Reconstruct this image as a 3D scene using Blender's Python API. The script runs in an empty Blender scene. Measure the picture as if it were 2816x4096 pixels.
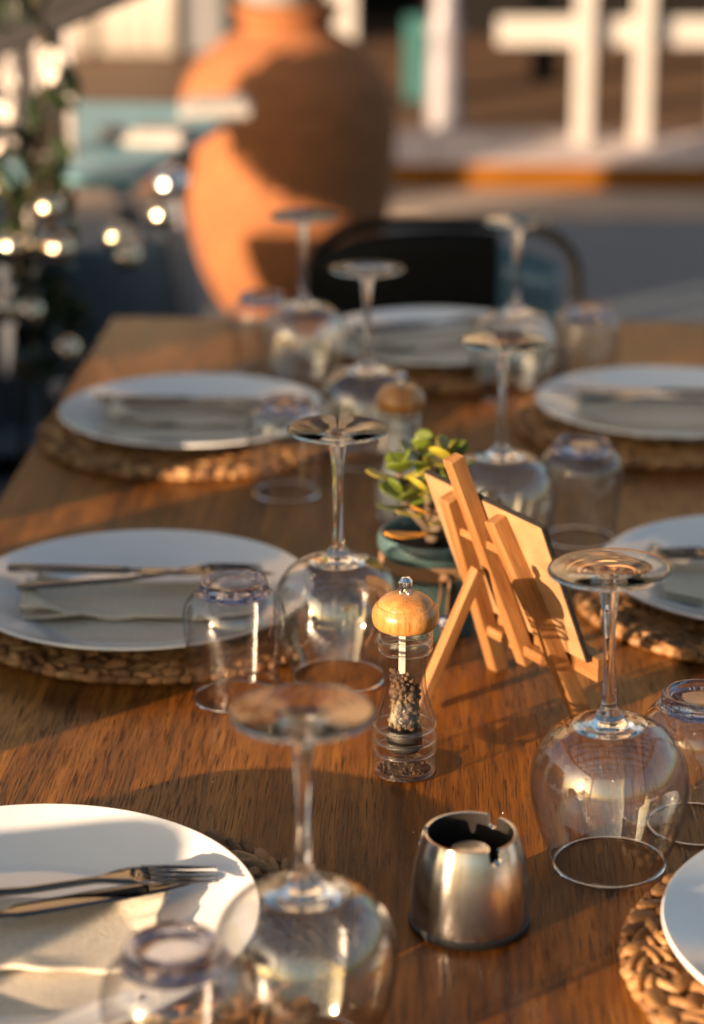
import bpy, math, random
from mathutils import Vector, Matrix, Euler
random.seed(7)
R = math.radians
S = bpy.context.scene
COL = S.collection
T = 0.75                                   # height of the table top

# ------------------------------------------------------------------ camera, light, exposure
CAMZ = 1.402
PITCH = math.atan(1634/5000.0)
YAW = math.atan(188/5000.0)
cam_d = bpy.data.cameras.new("camera")
cam = bpy.data.objects.new("camera", cam_d); COL.objects.link(cam)
cam.location = (0, 0, CAMZ)
cam.rotation_euler = (math.pi/2-PITCH, 0, YAW)
cam_d.sensor_fit = 'VERTICAL'
cam_d.sensor_height = 23.21
cam_d.lens = 50
cam_d.clip_start = 0.05
cam_d.clip_end = 500
cam_d.dof.use_dof = True
cam_d.dof.focus_distance = 1.47
cam_d.dof.aperture_fstop = 2.4
cam_d.dof.aperture_blades = 0
S.camera = cam

SUN_EL, SUN_AZ = 9.5, 43.0                 # light travels towards (cos az, sin az)
sdir = Vector((math.cos(R(SUN_AZ))*math.cos(R(SUN_EL)), math.sin(R(SUN_AZ))*math.cos(R(SUN_EL)), -math.sin(R(SUN_EL))))
w = bpy.data.worlds.new("World"); S.world = w; w.use_nodes = True
nt = w.node_tree
sky = nt.nodes.new('ShaderNodeTexSky'); sky.sky_type = 'NISHITA'; sky.sun_disc = False
sky.sun_elevation = R(SUN_EL + 3)
sky.sun_rotation = math.atan2(-sdir.x, -sdir.y)
sky.air_density = 1.2; sky.dust_density = 2.6
bg = nt.nodes['Background']; bg.inputs['Strength'].default_value = 0.062
nt.links.new(sky.outputs[0], bg.inputs['Color'])
sun_d = bpy.data.lights.new("sun", 'SUN'); sun_d.energy = 5.0; sun_d.angle = R(0.55); sun_d.color = (1.0, 0.69, 0.44)
sun = bpy.data.objects.new("sun", sun_d); COL.objects.link(sun)
sun.rotation_euler = sdir.to_track_quat('-Z', 'Y').to_euler()
sun.location = (-4, -4, 6)
S.view_settings.view_transform = 'Standard'
S.view_settings.look = 'None'
S.view_settings.exposure = 1.6
S.view_settings.gamma = 1.0
S.view_settings.use_curve_mapping = False
S.render.engine = 'CYCLES'
S.cycles.use_denoising = True
S.cycles.max_bounces = 18
S.cycles.transparent_max_bounces = 40
S.cycles.transmission_bounces = 14
S.cycles.glossy_bounces = 6
S.cycles.diffuse_bounces = 3
S.cycles.caustics_reflective = False
S.cycles.caustics_refractive = True
S.cycles.blur_glossy = 0.6
S.cycles.sample_clamp_indirect = 8.0
S.cycles.sample_clamp_direct = 0.0

# ------------------------------------------------------------------ mesh helpers
class MB:
    """collects faces, then links them as ONE mesh object"""
    def __init__(s): s.v = []; s.f = []; s.mi = []
    def add(s, vs, fs, mi=0):
        o = len(s.v); s.v += [tuple(p) for p in vs]
        for f in fs: s.f.append(tuple(i+o for i in f)); s.mi.append(mi)
        return s
    def lathe(s, prof, n=48, c=(0, 0, 0), mi=0, cap=False):
        vs = []; fs = []; rings = []
        for r, z in prof:
            if r < 1e-6:
                vs.append((c[0], c[1], c[2]+z)); rings.append([len(vs)-1])
            else:
                b = len(vs)
                for i in range(n):
                    a = 2*math.pi*i/n
                    vs.append((c[0]+r*math.cos(a), c[1]+r*math.sin(a), c[2]+z))
                rings.append(list(range(b, b+n)))
        for A, B in zip(rings, rings[1:]):
            for i in range(n):
                j = (i+1) % n
                if len(A) == 1 and len(B) == 1: continue
                if len(A) == 1: fs.append((A[0], B[j], B[i]))
                elif len(B) == 1: fs.append((A[i], A[j], B[0]))
                else: fs.append((A[i], A[j], B[j], B[i]))
        return s.add(vs, fs, mi)
    def box(s, c, d, rot=None, mi=0, taper=1.0, bev=0.0):
        x, y, z = d[0]/2, d[1]/2, d[2]/2
        if bev <= 0:
            P = [(-x,-y,-z),(x,-y,-z),(x,y,-z),(-x,y,-z),(-x*taper,-y*taper,z),(x*taper,-y*taper,z),(x*taper,y*taper,z),(-x*taper,y*taper,z)]
            F = [(0,3,2,1),(4,5,6,7),(0,1,5,4),(1,2,6,5),(2,3,7,6),(3,0,4,7)]
        else:
            b = min(bev, x*.9, y*.9, z*.9); P = []; ix = {}
            for k, (sx, sy, sz) in enumerate([(i, j, l) for i in (-1, 1) for j in (-1, 1) for l in (-1, 1)]):
                ix[(sx, sy, sz)] = len(P)
                P += [(sx*x, sy*(y-b), sz*(z-b)), (sx*(x-b), sy*y, sz*(z-b)), (sx*(x-b), sy*(y-b), sz*z)]
            F = []
            def q(a, flip): F.append(tuple(reversed(a)) if flip else tuple(a))
            for sg in (-1, 1):
                q([ix[(sg,-1,-1)], ix[(sg,1,-1)], ix[(sg,1,1)], ix[(sg,-1,1)]], sg < 0)
                q([ix[(-1,sg,-1)]+1, ix[(-1,sg,1)]+1, ix[(1,sg,1)]+1, ix[(1,sg,-1)]+1], sg < 0)
                q([ix[(-1,-1,sg)]+2, ix[(1,-1,sg)]+2, ix[(1,1,sg)]+2, ix[(-1,1,sg)]+2], sg < 0)
                for t2 in (-1, 1):
                    q([ix[(sg,t2,-1)], ix[(sg,t2,-1)]+1, ix[(sg,t2,1)]+1, ix[(sg,t2,1)]], sg*t2 < 0)
                    q([ix[(sg,-1,t2)], ix[(sg,1,t2)], ix[(sg,1,t2)]+2, ix[(sg,-1,t2)]+2], sg*t2 < 0)
                    q([ix[(-1,sg,t2)]+1, ix[(-1,sg,t2)]+2, ix[(1,sg,t2)]+2, ix[(1,sg,t2)]+1], sg*t2 < 0)
            for (sx, sy, sz), k in ix.items(): q([k, k+1, k+2], sx*sy*sz < 0)
        if rot is not None: P = [tuple(rot @ Vector(p)) for p in P]
        return s.add([(p[0]+c[0], p[1]+c[1], p[2]+c[2]) for p in P], F, mi)
    def beam(s, p0, p1, wdt, hgt, side=(1, 0, 0), bev=0.0008, mi=0):
        p0 = Vector(p0); p1 = Vector(p1); z = (p1-p0).normalized(); x = Vector(side); x = (x - z*x.dot(z)).normalized(); y = z.cross(x)
        M = Matrix((x, y, z)).transposed()
        return s.box((p0+p1)/2, (wdt, hgt, (p1-p0).length), M, mi, bev=bev)
    def tube(s, pts, rad, n=8, mi=0, caps=True, flat=1.0):
        pts = [Vector(p) for p in pts]; vs = []; fs = []
        rr = rad if isinstance(rad, (list, tuple)) else [rad]*len(pts)
        up = None
        for i, p in enumerate(pts):
            t = (pts[min(i+1, len(pts)-1)]-pts[max(i-1, 0)]).normalized()
            if up is None:
                up = t.orthogonal().normalized()
            u = (up-t*up.dot(t)).normalized(); up = u; v = t.cross(u)
            for k in range(n):
                a = 2*math.pi*k/n
                vs.append(p+u*math.cos(a)*rr[i]+v*math.sin(a)*rr[i]*flat)
        for i in range(len(pts)-1):
            for k in range(n):
                j = (k+1) % n
                fs.append((i*n+k, i*n+j, (i+1)*n+j, (i+1)*n+k))
        if caps:
            fs.append(tuple(range(n-1, -1, -1))); fs.append(tuple((len(pts)-1)*n+k for k in range(n)))
        return s.add(vs, fs, mi)
    def ell(s, c, d, M=None, nu=8, nv=6, mi=0):
        vs = []; fs = []
        for j in range(nv+1):
            th = math.pi*j/nv
            for i in range(nu):
                a = 2*math.pi*i/nu
                p = Vector((d[0]*math.sin(th)*math.cos(a), d[1]*math.sin(th)*math.sin(a), d[2]*math.cos(th)))
                if M is not None: p = M @ p
                vs.append(p+Vector(c))
        for j in range(nv):
            for i in range(nu):
                k = (i+1) % nu
                fs.append((j*nu+i, (j+1)*nu+i, (j+1)*nu+k, j*nu+k))
        return s.add(vs, fs, mi)
    def grid(s, fn, nu, nv, mi=0, thick=0.0):
        vs = [Vector(fn(i/nu, j/nv)) for j in range(nv+1) for i in range(nu+1)]
        W = nu+1
        fs = [(j*W+i, j*W+i+1, (j+1)*W+i+1, (j+1)*W+i) for j in range(nv) for i in range(nu)]
        if thick > 0:
            nr = [Vector((0, 0, 0)) for _ in vs]
            for f in fs:
                nn = (vs[f[1]]-vs[f[0]]).cross(vs[f[3]]-vs[f[0]])
                for k in f: nr[k] += nn
            o = len(vs); vs2 = [v-n_.normalized()*thick if n_.length > 0 else v for v, n_ in zip(vs, nr)]
            fs2 = [tuple(k+o for k in reversed(f)) for f in fs]
            edge = [i for i in range(W)]+[j*W+nu for j in range(1, nv+1)]+[nv*W+i for i in range(nu-1, -1, -1)]+[j*W for j in range(nv-1, 0, -1)]
            sd = [(edge[k], edge[k]+o, edge[(k+1) % len(edge)]+o, edge[(k+1) % len(edge)]) for k in range(len(edge))]
            vs = vs+vs2; fs = fs+fs2+[tuple(reversed(q)) for q in sd] if False else fs+fs2+sd
        return s.add(vs, fs, mi)
    def build(s, name, mats, parent=None, smooth=True, loc=None, angle=None):
        me = bpy.data.meshes.new(name); me.from_pydata(s.v, [], s.f)
        mats = mats if isinstance(mats, (list, tuple)) else [mats]
        for m in mats: me.materials.append(m)
        if len(mats) > 1: me.polygons.foreach_set('material_index', s.mi)
        me.polygons.foreach_set('use_smooth', [bool(smooth)]*len(me.polygons))
        me.update()
        if angle:
            me.set_sharp_from_angle(angle=R(angle))
        o = bpy.data.objects.new(name, me); COL.objects.link(o)
        if parent is not None: o.parent = parent
        if loc is not None: o.location = loc
        return o

def tag(o, label=None, cat=None, group=None, kind=None):
    if label: o['label'] = label
    if cat: o['category'] = cat
    if group: o['group'] = group
    if kind: o['kind'] = kind
    return o
def thing(name, loc, rz=0.0, label=None, cat=None, group=None):
    o = bpy.data.objects.new(name, None); COL.objects.link(o)
    o.location = loc; o.rotation_euler = (0, 0, rz); o.empty_display_size = 0.03
    return tag(o, label, cat, group)
def dup(root, loc, rz=0.0, label=None, skip=()):
    r = root.copy(); COL.objects.link(r); r.location = loc; r.rotation_euler = (0, 0, rz)
    if label: r['label'] = label
    for ch in list(root.children):
        if ch.name.split('.')[0] in skip: continue
        c = ch.copy(); COL.objects.link(c); c.parent = r
        for g in ch.children:
            d = g.copy(); COL.objects.link(d); d.parent = c
    return r

# ------------------------------------------------------------------ materials
def new_mat(name):
    m = bpy.data.materials.new(name); m.use_nodes = True
    return m, m.node_tree.nodes, m.node_tree.links, m.node_tree.nodes['Principled BSDF']
def simple(name, col, rough=0.5, metal=0.0, coat=0.0, noise=0.0, nscale=40.0, bump=0.0, bscale=200.0, stretch=(1, 1, 1), spec=None, sss=0.0):
    m, N, L, P = new_mat(name)
    P.inputs['Base Color'].default_value = (*col, 1); P.inputs['Roughness'].default_value = rough
    P.inputs['Metallic'].default_value = metal
    if coat: P.inputs['Coat Weight'].default_value = coat; P.inputs['Coat Roughness'].default_value = 0.08
    if spec is not None: P.inputs['Specular IOR Level'].default_value = spec
    if sss: P.inputs['Subsurface Weight'].default_value = sss; P.inputs['Subsurface Radius'].default_value = (.01, .006, .003); P.inputs['Subsurface Scale'].default_value = 0.3
    tc = N.new('ShaderNodeTexCoord'); mp = N.new('ShaderNodeMapping'); L.new(tc.outputs['Object'], mp.inputs[0]); mp.inputs['Scale'].default_value = stretch
    if noise:
        n = N.new('ShaderNodeTexNoise'); n.inputs['Scale'].default_value = nscale; n.inputs['Detail'].default_value = 5; L.new(mp.outputs[0], n.inputs[0])
        r = N.new('ShaderNodeValToRGB'); e = r.color_ramp.elements
        e[0].position = .3; e[1].position = .7
        e[0].color = (*[max(0, c*(1-noise)) for c in col], 1); e[1].color = (*[min(1, c*(1+noise*.7)) for c in col], 1)
        L.new(n.outputs[0], r.inputs[0]); L.new(r.outputs[0], P.inputs['Base Color'])
    if bump:
        n = N.new('ShaderNodeTexNoise'); n.inputs['Scale'].default_value = bscale; n.inputs['Detail'].default_value = 4; L.new(mp.outputs[0], n.inputs[0])
        b = N.new('ShaderNodeBump'); b.inputs['Strength'].default_value = bump; b.inputs['Distance'].default_value = .002
        L.new(n.outputs[0], b.inputs['Height']); L.new(b.outputs[0], P.inputs['Normal'])
    return m

def thin_glass(name, tint=(0.985, 0.985, 0.98), rough=0.0, gain=1.0, pw_=4.2, edge=(0.75, 0.75, 0.76)):
    """one sheet of thin clear glass: transparent with the sheet's mirror reflection, a little absorption at grazing"""
    m, N, L, P = new_mat(name); N.remove(P); out = N['Material Output']
    lw = N.new('ShaderNodeLayerWeight'); lw.inputs['Blend'].default_value = 0.5
    pw = N.new('ShaderNodeMath'); pw.operation = 'POWER'; pw.inputs[1].default_value = pw_; L.new(lw.outputs['Facing'], pw.inputs[0])
    ma = N.new('ShaderNodeMath'); ma.operation = 'MULTIPLY_ADD'; ma.inputs[1].default_value = 0.85; ma.inputs[2].default_value = 0.12*gain; ma.use_clamp = True; L.new(pw.outputs[0], ma.inputs[0])
    p2 = N.new('ShaderNodeMath'); p2.operation = 'POWER'; p2.inputs[1].default_value = 3.5; L.new(lw.outputs['Facing'], p2.inputs[0])
    mx = N.new('ShaderNodeMixRGB'); mx.inputs[1].default_value = (*tint, 1); mx.inputs[2].default_value = (*edge, 1); L.new(p2.outputs[0], mx.inputs[0])
    tr = N.new('ShaderNodeBsdfTransparent'); L.new(mx.outputs[0], tr.inputs[0])
    gl = N.new('ShaderNodeBsdfGlossy'); gl.inputs['Roughness'].default_value = max(rough, .018)
    tc = N.new('ShaderNodeTexCoord'); nz = N.new('ShaderNodeTexNoise'); nz.inputs['Scale'].default_value = 34; nz.inputs['Detail'].default_value = 2; L.new(tc.outputs['Object'], nz.inputs[0])
    bp = N.new('ShaderNodeBump'); bp.inputs['Strength'].default_value = .22; bp.inputs['Distance'].default_value = .002; L.new(nz.outputs[0], bp.inputs['Height']); L.new(bp.outputs[0], gl.inputs['Normal'])
    ms = N.new('ShaderNodeMixShader'); L.new(ma.outputs[0], ms.inputs[0]); L.new(tr.outputs[0], ms.inputs[1]); L.new(gl.outputs[0], ms.inputs[2])
    L.new(ms.outputs[0], out.inputs[0])
    return m
def solid_glass(name, col=(1, 1, 1), ior=1.5, rough=0.0):
    m, N, L, P = new_mat(name); N.remove(P); g = N.new('ShaderNodeBsdfGlass')
    g.inputs['Color'].default_value = (*col, 1); g.inputs['IOR'].default_value = ior; g.inputs['Roughness'].default_value = rough
    L.new(g.outputs[0], N['Material Output'].inputs[0]); return m

def wood(name, dark, mid, light, axis='Y', scale=1.0, rough=.4, coat=0.0, pores=.5, bump=.25, spec=None, scratches=False):
    m, N, L, P = new_mat(name)
    tc = N.new('ShaderNodeTexCoord')
    def mapped(sc, loc=(0, 0, 0)):
        mp = N.new('ShaderNodeMapping'); L.new(tc.outputs['Object'], mp.inputs[0])
        s3 = [sc[0]]*3; s3['XYZ'.index(axis)] = sc[1]
        mp.inputs['Scale'].default_value = s3; mp.inputs['Location'].default_value = loc
        return mp
    def noise(mp, sc, det=6, rg=.6, dist=0.0):
        n = N.new('ShaderNodeTexNoise'); n.inputs['Scale'].default_value = sc; n.inputs['Detail'].default_value = det
        n.inputs['Roughness'].default_value = rg; n.inputs['Distortion'].default_value = dist; L.new(mp.outputs[0], n.inputs[0]); return n
    big = noise(mapped((1*scale, .12*scale)), 14, 4, .6, .8)
    med = noise(mapped((1*scale, .04*scale)), 150 if scratches else 90, 6, .7)
    por = noise(mapped((1*scale, .030*scale)), 900 if scratches else 620, 3, .65)
    mx = N.new('ShaderNodeMath'); mx.operation = 'MULTIPLY_ADD'; mx.inputs[1].default_value = .5; L.new(med.outputs[0], mx.inputs[0]); 
    hb = N.new('ShaderNodeMath'); hb.operation = 'MULTIPLY'; hb.inputs[1].default_value = .5; L.new(big.outputs[0], hb.inputs[0]); L.new(hb.outputs[0], mx.inputs[2])
    cr = N.new('ShaderNodeValToRGB'); e = cr.color_ramp.elements
    e[0].position = .36; e[0].color = (*dark, 1); e[1].position = .66; e[1].color = (*light, 1)
    k = e.new(.5); k.color = (*mid, 1); L.new(mx.outputs[0], cr.inputs[0])
    pr = N.new('ShaderNodeValToRGB'); pe = pr.color_ramp.elements; pe[0].position = .53; pe[0].color = (0, 0, 0, 1); pe[1].position = .66; pe[1].color = (1, 1, 1, 1); L.new(por.outputs[0], pr.inputs[0])
    pm = N.new('ShaderNodeMath'); pm.operation = 'MULTIPLY'; pm.inputs[1].default_value = pores; L.new(pr.outputs[0], pm.inputs[0])
    mc = N.new('ShaderNodeMixRGB'); mc.inputs[2].default_value = (*[c*.22 for c in dark], 1); L.new(pm.outputs[0], mc.inputs[0]); L.new(cr.outputs[0], mc.inputs[1])
    colout = mc.outputs[0]
    if scratches:
        # long hairline cracks that follow the grain, and small pale nicks
        ck = noise(mapped((1, .028)), 42, 6, .72, 1.6)
        cs = N.new('ShaderNodeValToRGB'); ce = cs.color_ramp.elements; ce[0].position = .492; ce[0].color = (0, 0, 0, 1); ce[1].position = .5; ce[1].color = (1, 1, 1, 1); k3 = ce.new(.508); k3.color = (0, 0, 0, 1)
        L.new(ck.outputs[0], cs.inputs[0])
        gate = noise(mapped((1, .3)), 9, 2); gs = N.new('ShaderNodeValToRGB'); gs.color_ramp.elements[0].position = .52; gs.color_ramp.elements[1].position = .62; L.new(gate.outputs[0], gs.inputs[0])
        cm = N.new('ShaderNodeMath'); cm.operation = 'MULTIPLY'; L.new(cs.outputs[0], cm.inputs[0]); L.new(gs.outputs[0], cm.inputs[1])
        c2 = N.new('ShaderNodeMixRGB'); c2.inputs[2].default_value = (*[c*.12 for c in dark], 1); L.new(cm.outputs[0], c2.inputs[0]); L.new(colout, c2.inputs[1]); colout = c2.outputs[0]
        mp = N.new('ShaderNodeMapping'); L.new(tc.outputs['Object'], mp.inputs[0]); mp.inputs['Scale'].default_value = (14, 60, 60); mp.inputs['Rotation'].default_value = (0, 0, .25)
        sn = N.new('ShaderNodeTexNoise'); sn.inputs['Scale'].default_value = 5; sn.inputs['Detail'].default_value = 8; sn.inputs['Roughness'].default_value = .8; L.new(mp.outputs[0], sn.inputs[0])
        sr = N.new('ShaderNodeValToRGB'); sr.color_ramp.elements[0].position = .74; sr.color_ramp.elements[1].position = .80; L.new(sn.outputs[0], sr.inputs[0])
        sm = N.new('ShaderNodeMath'); sm.operation = 'MULTIPLY'; sm.inputs[1].default_value = .55; L.new(sr.outputs[0], sm.inputs[0])
        c3 = N.new('ShaderNodeMixRGB'); c3.inputs[2].default_value = (*[min(1, c*2.6+.05) for c in light], 1); L.new(sm.outputs[0], c3.inputs[0]); L.new(colout, c3.inputs[1]); colout = c3.outputs[0]
    L.new(colout, P.inputs['Base Color'])
    rr = N.new('ShaderNodeMapRange'); rr.inputs[3].default_value = rough-.08; rr.inputs[4].default_value = rough+.12; L.new(med.outputs[0], rr.inputs[0]); L.new(rr.outputs[0], P.inputs['Roughness'])
    if coat: P.inputs['Coat Weight'].default_value = coat; P.inputs['Coat Roughness'].default_value = .22
    if spec is not None: P.inputs['Specular IOR Level'].default_value = spec
    if bump:
        b = N.new('ShaderNodeBump'); b.inputs['Strength'].default_value = bump; b.inputs['Distance'].default_value = .0006; b.invert = True
        L.new(pr.outputs[0], b.inputs['Height']); L.new(b.outputs[0], P.inputs['Normal'])
    return m

M = {}
M['table'] = wood('table wood', (.032, .008, .001), (.195, .064, .008), (.40, .158, .025), 'Y', 1.0, .30, 0, 1.0, .7, spec=.22, scratches=True)
M['beech'] = wood('beech sticks', (.16, .062, .018), (.27, .122, .038), (.40, .21, .085), 'Z', 1.6, .5, 0, .45, .15)
M['mdf'] = simple('fibre board', (.33, .185, .085), .75, noise=.22, nscale=60, bump=.3, bscale=500)
M['boardedge'] = simple('black board edge', (.012, .011, .011), .7, noise=.5, nscale=300, bump=.6, bscale=300)
M['millwood'] = wood('mill head wood', (.30, .12, .03), (.48, .22, .06), (.62, .33, .11), 'Z', 1.6, .28, .5, .55, .05)
M['chrome'] = simple('chrome', (.82, .82, .84), .08, 1.0)
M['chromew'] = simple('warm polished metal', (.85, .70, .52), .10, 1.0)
M['cutlery'] = simple('cutlery steel', (.19, .17, .155), .10, 1.0)
M['glass'] = thin_glass('thin glass')
M['tglass'] = thin_glass('tumbler glass', (.96, .96, .965), edge=(.40, .40, .43), gain=1.2)
M['acrylic'] = thin_glass('clear acrylic', (.98, .98, .97), gain=.45, pw_=2.4, edge=(.75, .72, .68))
M['acrylic2'] = thin_glass('acrylic inner face', (.98, .98, .97), gain=.25, pw_=3.2, edge=(.5, .48, .45))
M['solid'] = solid_glass('stem glass', (.985, .99, .99))
M['tsolid'] = solid_glass('tumbler base glass', (.90, .90, .94))
M['tring'] = solid_glass('tumbler base ring', (.84, .84, .88))
M['asolid'] = solid_glass('acrylic ring', (.98, .98, .97), 1.46)
M['china'] = simple('white glazed china', (.80, .82, .84), .14, coat=.4, spec=.5)
M['linen'] = simple('linen', (.62, .56, .46), .9, noise=.12, nscale=300, bump=.5, bscale=900)
M['mat'] = simple('dried water hyacinth', (.31, .155, .055), .55, noise=.45, nscale=45, bump=.5, bscale=350, stretch=(1, 1, .4))
M['matb'] = simple('dried water hyacinth brown', (.17, .078, .026), .6, noise=.4, nscale=45, bump=.5, bscale=350, stretch=(1, 1, .4))
M['matc'] = simple('dried water hyacinth straw', (.42, .24, .095), .5, noise=.35, nscale=45, bump=.5, bscale=350, stretch=(1, 1, .4))
M['matcore'] = simple('mat core', (.10, .045, .015), .8)
M['steeldark'] = simple('ashtray inner', (.045, .04, .036), .45, .6)
M['rubber'] = simple('black rubber', (.012, .012, .012), .5)
def brushed(name):
    m, N, L, P = new_mat(name); P.inputs['Metallic'].default_value = 1; P.inputs['Base Color'].default_value = (.66, .64, .62, 1)
    P.inputs['Roughness'].default_value = .17; P.inputs['Anisotropic'].default_value = .7; P.inputs['Anisotropic Rotation'].default_value = .25
    tg = N.new('ShaderNodeTangent'); tg.direction_type = 'RADIAL'; tg.axis = 'Z'; L.new(tg.outputs[0], P.inputs['Tangent'])
    tc = N.new('ShaderNodeTexCoord'); mp = N.new('ShaderNodeMapping'); mp.inputs['Scale'].default_value = (8, 8, 500); L.new(tc.outputs['Object'], mp.inputs[0])
    n = N.new('ShaderNodeTexNoise'); n.inputs['Scale'].default_value = 6; n.inputs['Detail'].default_value = 4; L.new(mp.outputs[0], n.inputs[0])
    b = N.new('ShaderNodeBump'); b.inputs['Strength'].default_value = .12; b.inputs['Distance'].default_value = .0005; L.new(n.outputs[0], b.inputs['Height']); L.new(b.outputs[0], P.inputs['Normal'])
    return m
M['brushed'] = brushed('brushed steel')
M['pepper'] = simple('peppercorn', (.055, .03, .018), .7, noise=.6, nscale=120, bump=.8, bscale=600)
M['pepper2'] = simple('brown peppercorn', (.12, .065, .032), .7, noise=.4, nscale=120, bump=.8, bscale=600)
M['salt'] = simple('coarse salt', (.8, .8, .82), .5, bump=.6, bscale=500)
M['rod'] = simple('grinder rod', (.75, .72, .66), .3)
M['glaze'] = simple('teal glazed clay', (.055, .105, .11), .35, coat=.3, noise=.4, nscale=45, bump=.2, bscale=120)
M['soil'] = simple('potting soil', (.02, .013, .009), .95, noise=.5, nscale=200, bump=1, bscale=300)
M['twine'] = simple('jute twine', (.30, .17, .085), .9, bump=.8, bscale=900, stretch=(1, 1, 1))
M['leafg'] = simple('succulent green', (.085, .12, .012), .38, noise=.35, nscale=40, sss=.2)
M['leafy'] = simple('succulent yellow', (.30, .26, .025), .38, noise=.3, nscale=40, sss=.2)
M['leafo'] = simple('succulent orange', (.60, .27, .03), .38, noise=.3, nscale=40, sss=.2)
M['succstem'] = simple('succulent stem', (.10, .07, .045), .8)
M['terra'] = simple('terracotta', (.28, .105, .036), .85, noise=.32, nscale=9, bump=.8, bscale=14, stretch=(1, 1, 5))
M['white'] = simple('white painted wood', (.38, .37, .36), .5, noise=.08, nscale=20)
M['bluegrey'] = simple('blue grey cloth', (.13, .17, .21), .8, noise=.1, nscale=30)
M['lilac'] = simple('pale lilac grey paint', (.22, .22, .26), .4, noise=.15, nscale=6)
M['whitecer'] = simple('white ceramic', (.40, .40, .41), .25)
M['bluetop'] = simple('pale blue painted table', (.19, .40, .46), .5, noise=.12, nscale=8, spec=.25)
M['greymetal'] = simple('grey painted metal', (.12, .135, .17), .45, .1)
M['greycloth'] = simple('grey canvas', (.075, .09, .115), .85, noise=.15, nscale=60, bump=.4, bscale=500)
M['darkcloth'] = simple('charcoal canvas', (.012, .012, .015), .85, noise=.2, nscale=60, bump=.4, bscale=400)
M['blackplastic'] = simple('black lacquer', (.005, .005, .005), .5, spec=.12)
M['cream'] = simple('cream plaster', (.42, .36, .28), .8, noise=.08, nscale=6)
M['blind'] = simple('cream canvas', (.46, .43, .40), .8)
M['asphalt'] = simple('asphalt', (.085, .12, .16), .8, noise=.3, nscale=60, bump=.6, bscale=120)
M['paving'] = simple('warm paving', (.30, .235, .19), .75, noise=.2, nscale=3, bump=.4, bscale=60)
M['floor'] = simple('terrace floor', (.055, .055, .062), .7, noise=.25, nscale=8)
M['kerbtop'] = simple('kerb stone', (.40, .34, .33), .7, noise=.12, nscale=10)
M['kerbface'] = simple('ochre kerb paint', (.17, .065, .006), .8, noise=.2, nscale=8, spec=.1)
M['deck'] = wood('deck boards', (.04, .018, .007), (.075, .036, .014), (.12, .06, .026), 'X', .35, .6, 0, .3, .2)
M['deckd'] = wood('dark deck board', (.03, .014, .006), (.05, .026, .012), (.08, .04, .02), 'X', .35, .6, 0, .3, .2)
M['deckl'] = wood('pale deck board', (.07, .035, .015), (.12, .062, .026), (.17, .09, .04), 'X', .35, .6, 0, .3, .2)
M['wallgrey'] = simple('grey plaster', (.16, .165, .18), .8, noise=.1, nscale=4)
M['teal'] = simple('teal paint', (.015, .10, .10), .6)
M['darkin'] = simple('dark shopfront', (.006, .005, .005), .6, spec=.15)
M['leafd'] = simple('dark leaf', (.020, .035, .012), .22, noise=.4, nscale=15, coat=.3)
M['leafl'] = simple('yellow green leaf', (.26, .30, .03), .4)
M['glint_petal'] = simple('white petal', (.75, .70, .66), .6)
M['stemb'] = simple('brown stem', (.05, .035, .02), .8)
M['pergola'] = simple('dark stained timber', (.05, .032, .02), .7, noise=.3, nscale=10)
M['hedge'] = simple('clipped leaf', (.03, .06, .015), .6, noise=.4, nscale=20)

# ------------------------------------------------------------------ the setting
def sheet(name, x0, x1, y0, y1, z, mat, th=.05):
    o = MB().box(((x0+x1)/2, (y0+y1)/2, z-th/2), (x1-x0, y1-y0, th)).build(name, mat, smooth=False)
    return tag(o, kind='structure')
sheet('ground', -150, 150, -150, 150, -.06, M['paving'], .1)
sheet('terrace_floor', -14, 14, -14, 3.9, .006, M['floor'])
sheet('road', -30, 30, 3.9, 7.55, .0, M['asphalt'])  # blue-grey colour also carries the shaded part of the ground
sheet('pavement', -30, 30, 7.55, 8.12, .01, M['paving'])  # warmer colour stands in for the sunlit band beyond the shade
k = MB()
for i in range(-14, 15):                                   # kerb stones with a splayed top
    a, b = i*1.0+.004, i*1.0+.996
    P = [(8.11, .006), (8.55, .006), (8.55, .160), (8.13, .108), (8.11, .100)]
    vs = [(a, y, z) for y, z in P]+[(b, y, z) for y, z in P]
    k.add(vs, [(4, 3, 2, 1, 0), (5, 6, 7, 8, 9), (1, 2, 7, 6)], 0); k.add(vs, [(2, 3, 8, 7), (3, 4, 9, 8)], 0); k.add(vs, [(4, 0, 5, 9)], 1)
tag(k.build('kerb', [M['kerbtop'], M['kerbface']], smooth=False), kind='structure')
d = MB()
for j in range(34):
    d.box((0, 8.64+j*.145, .10), (16, .132, .05), bev=.004, mi=random.choice([0, 0, 1, 2]))
tag(d.build('deck', [M['deck'], M['deckd'], M['deckl']], smooth=False), kind='structure')

# ------------------------------------------------------------------ dining table
tb = thing('dining_table', (0, 0, 0), 0, 'long varnished brown wooden dining table with inverted glasses and plates laid on it', 'table')
xs = [-.418, .458]
tt = MB()
for a, b in zip(xs, xs[1:]):
    tt.box(((a+b)/2, 1.66, T-.0175), (b-a-.0006, 2.28, .035), bev=.0012)
tt.build('tabletop', M['table'], tb, smooth=False)
ap = MB()
ap.box((-.36, 1.66, .675), (.025, 2.0, .08)); ap.box((.40, 1.66, .675), (.025, 2.0, .08)); ap.box((.02, 2.66, .675), (.72, .025, .08)); ap.box((.02, .66, .675), (.72, .025, .08))
ap.build('apron', M['table'], tb, smooth=False)
for x in (-.36, .40):
    for y in (.62, 2.70):
        MB().box((x, y, .3575), (.07, .07, .703), bev=.004).build('leg', M['table'], tb, smooth=False)

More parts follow.
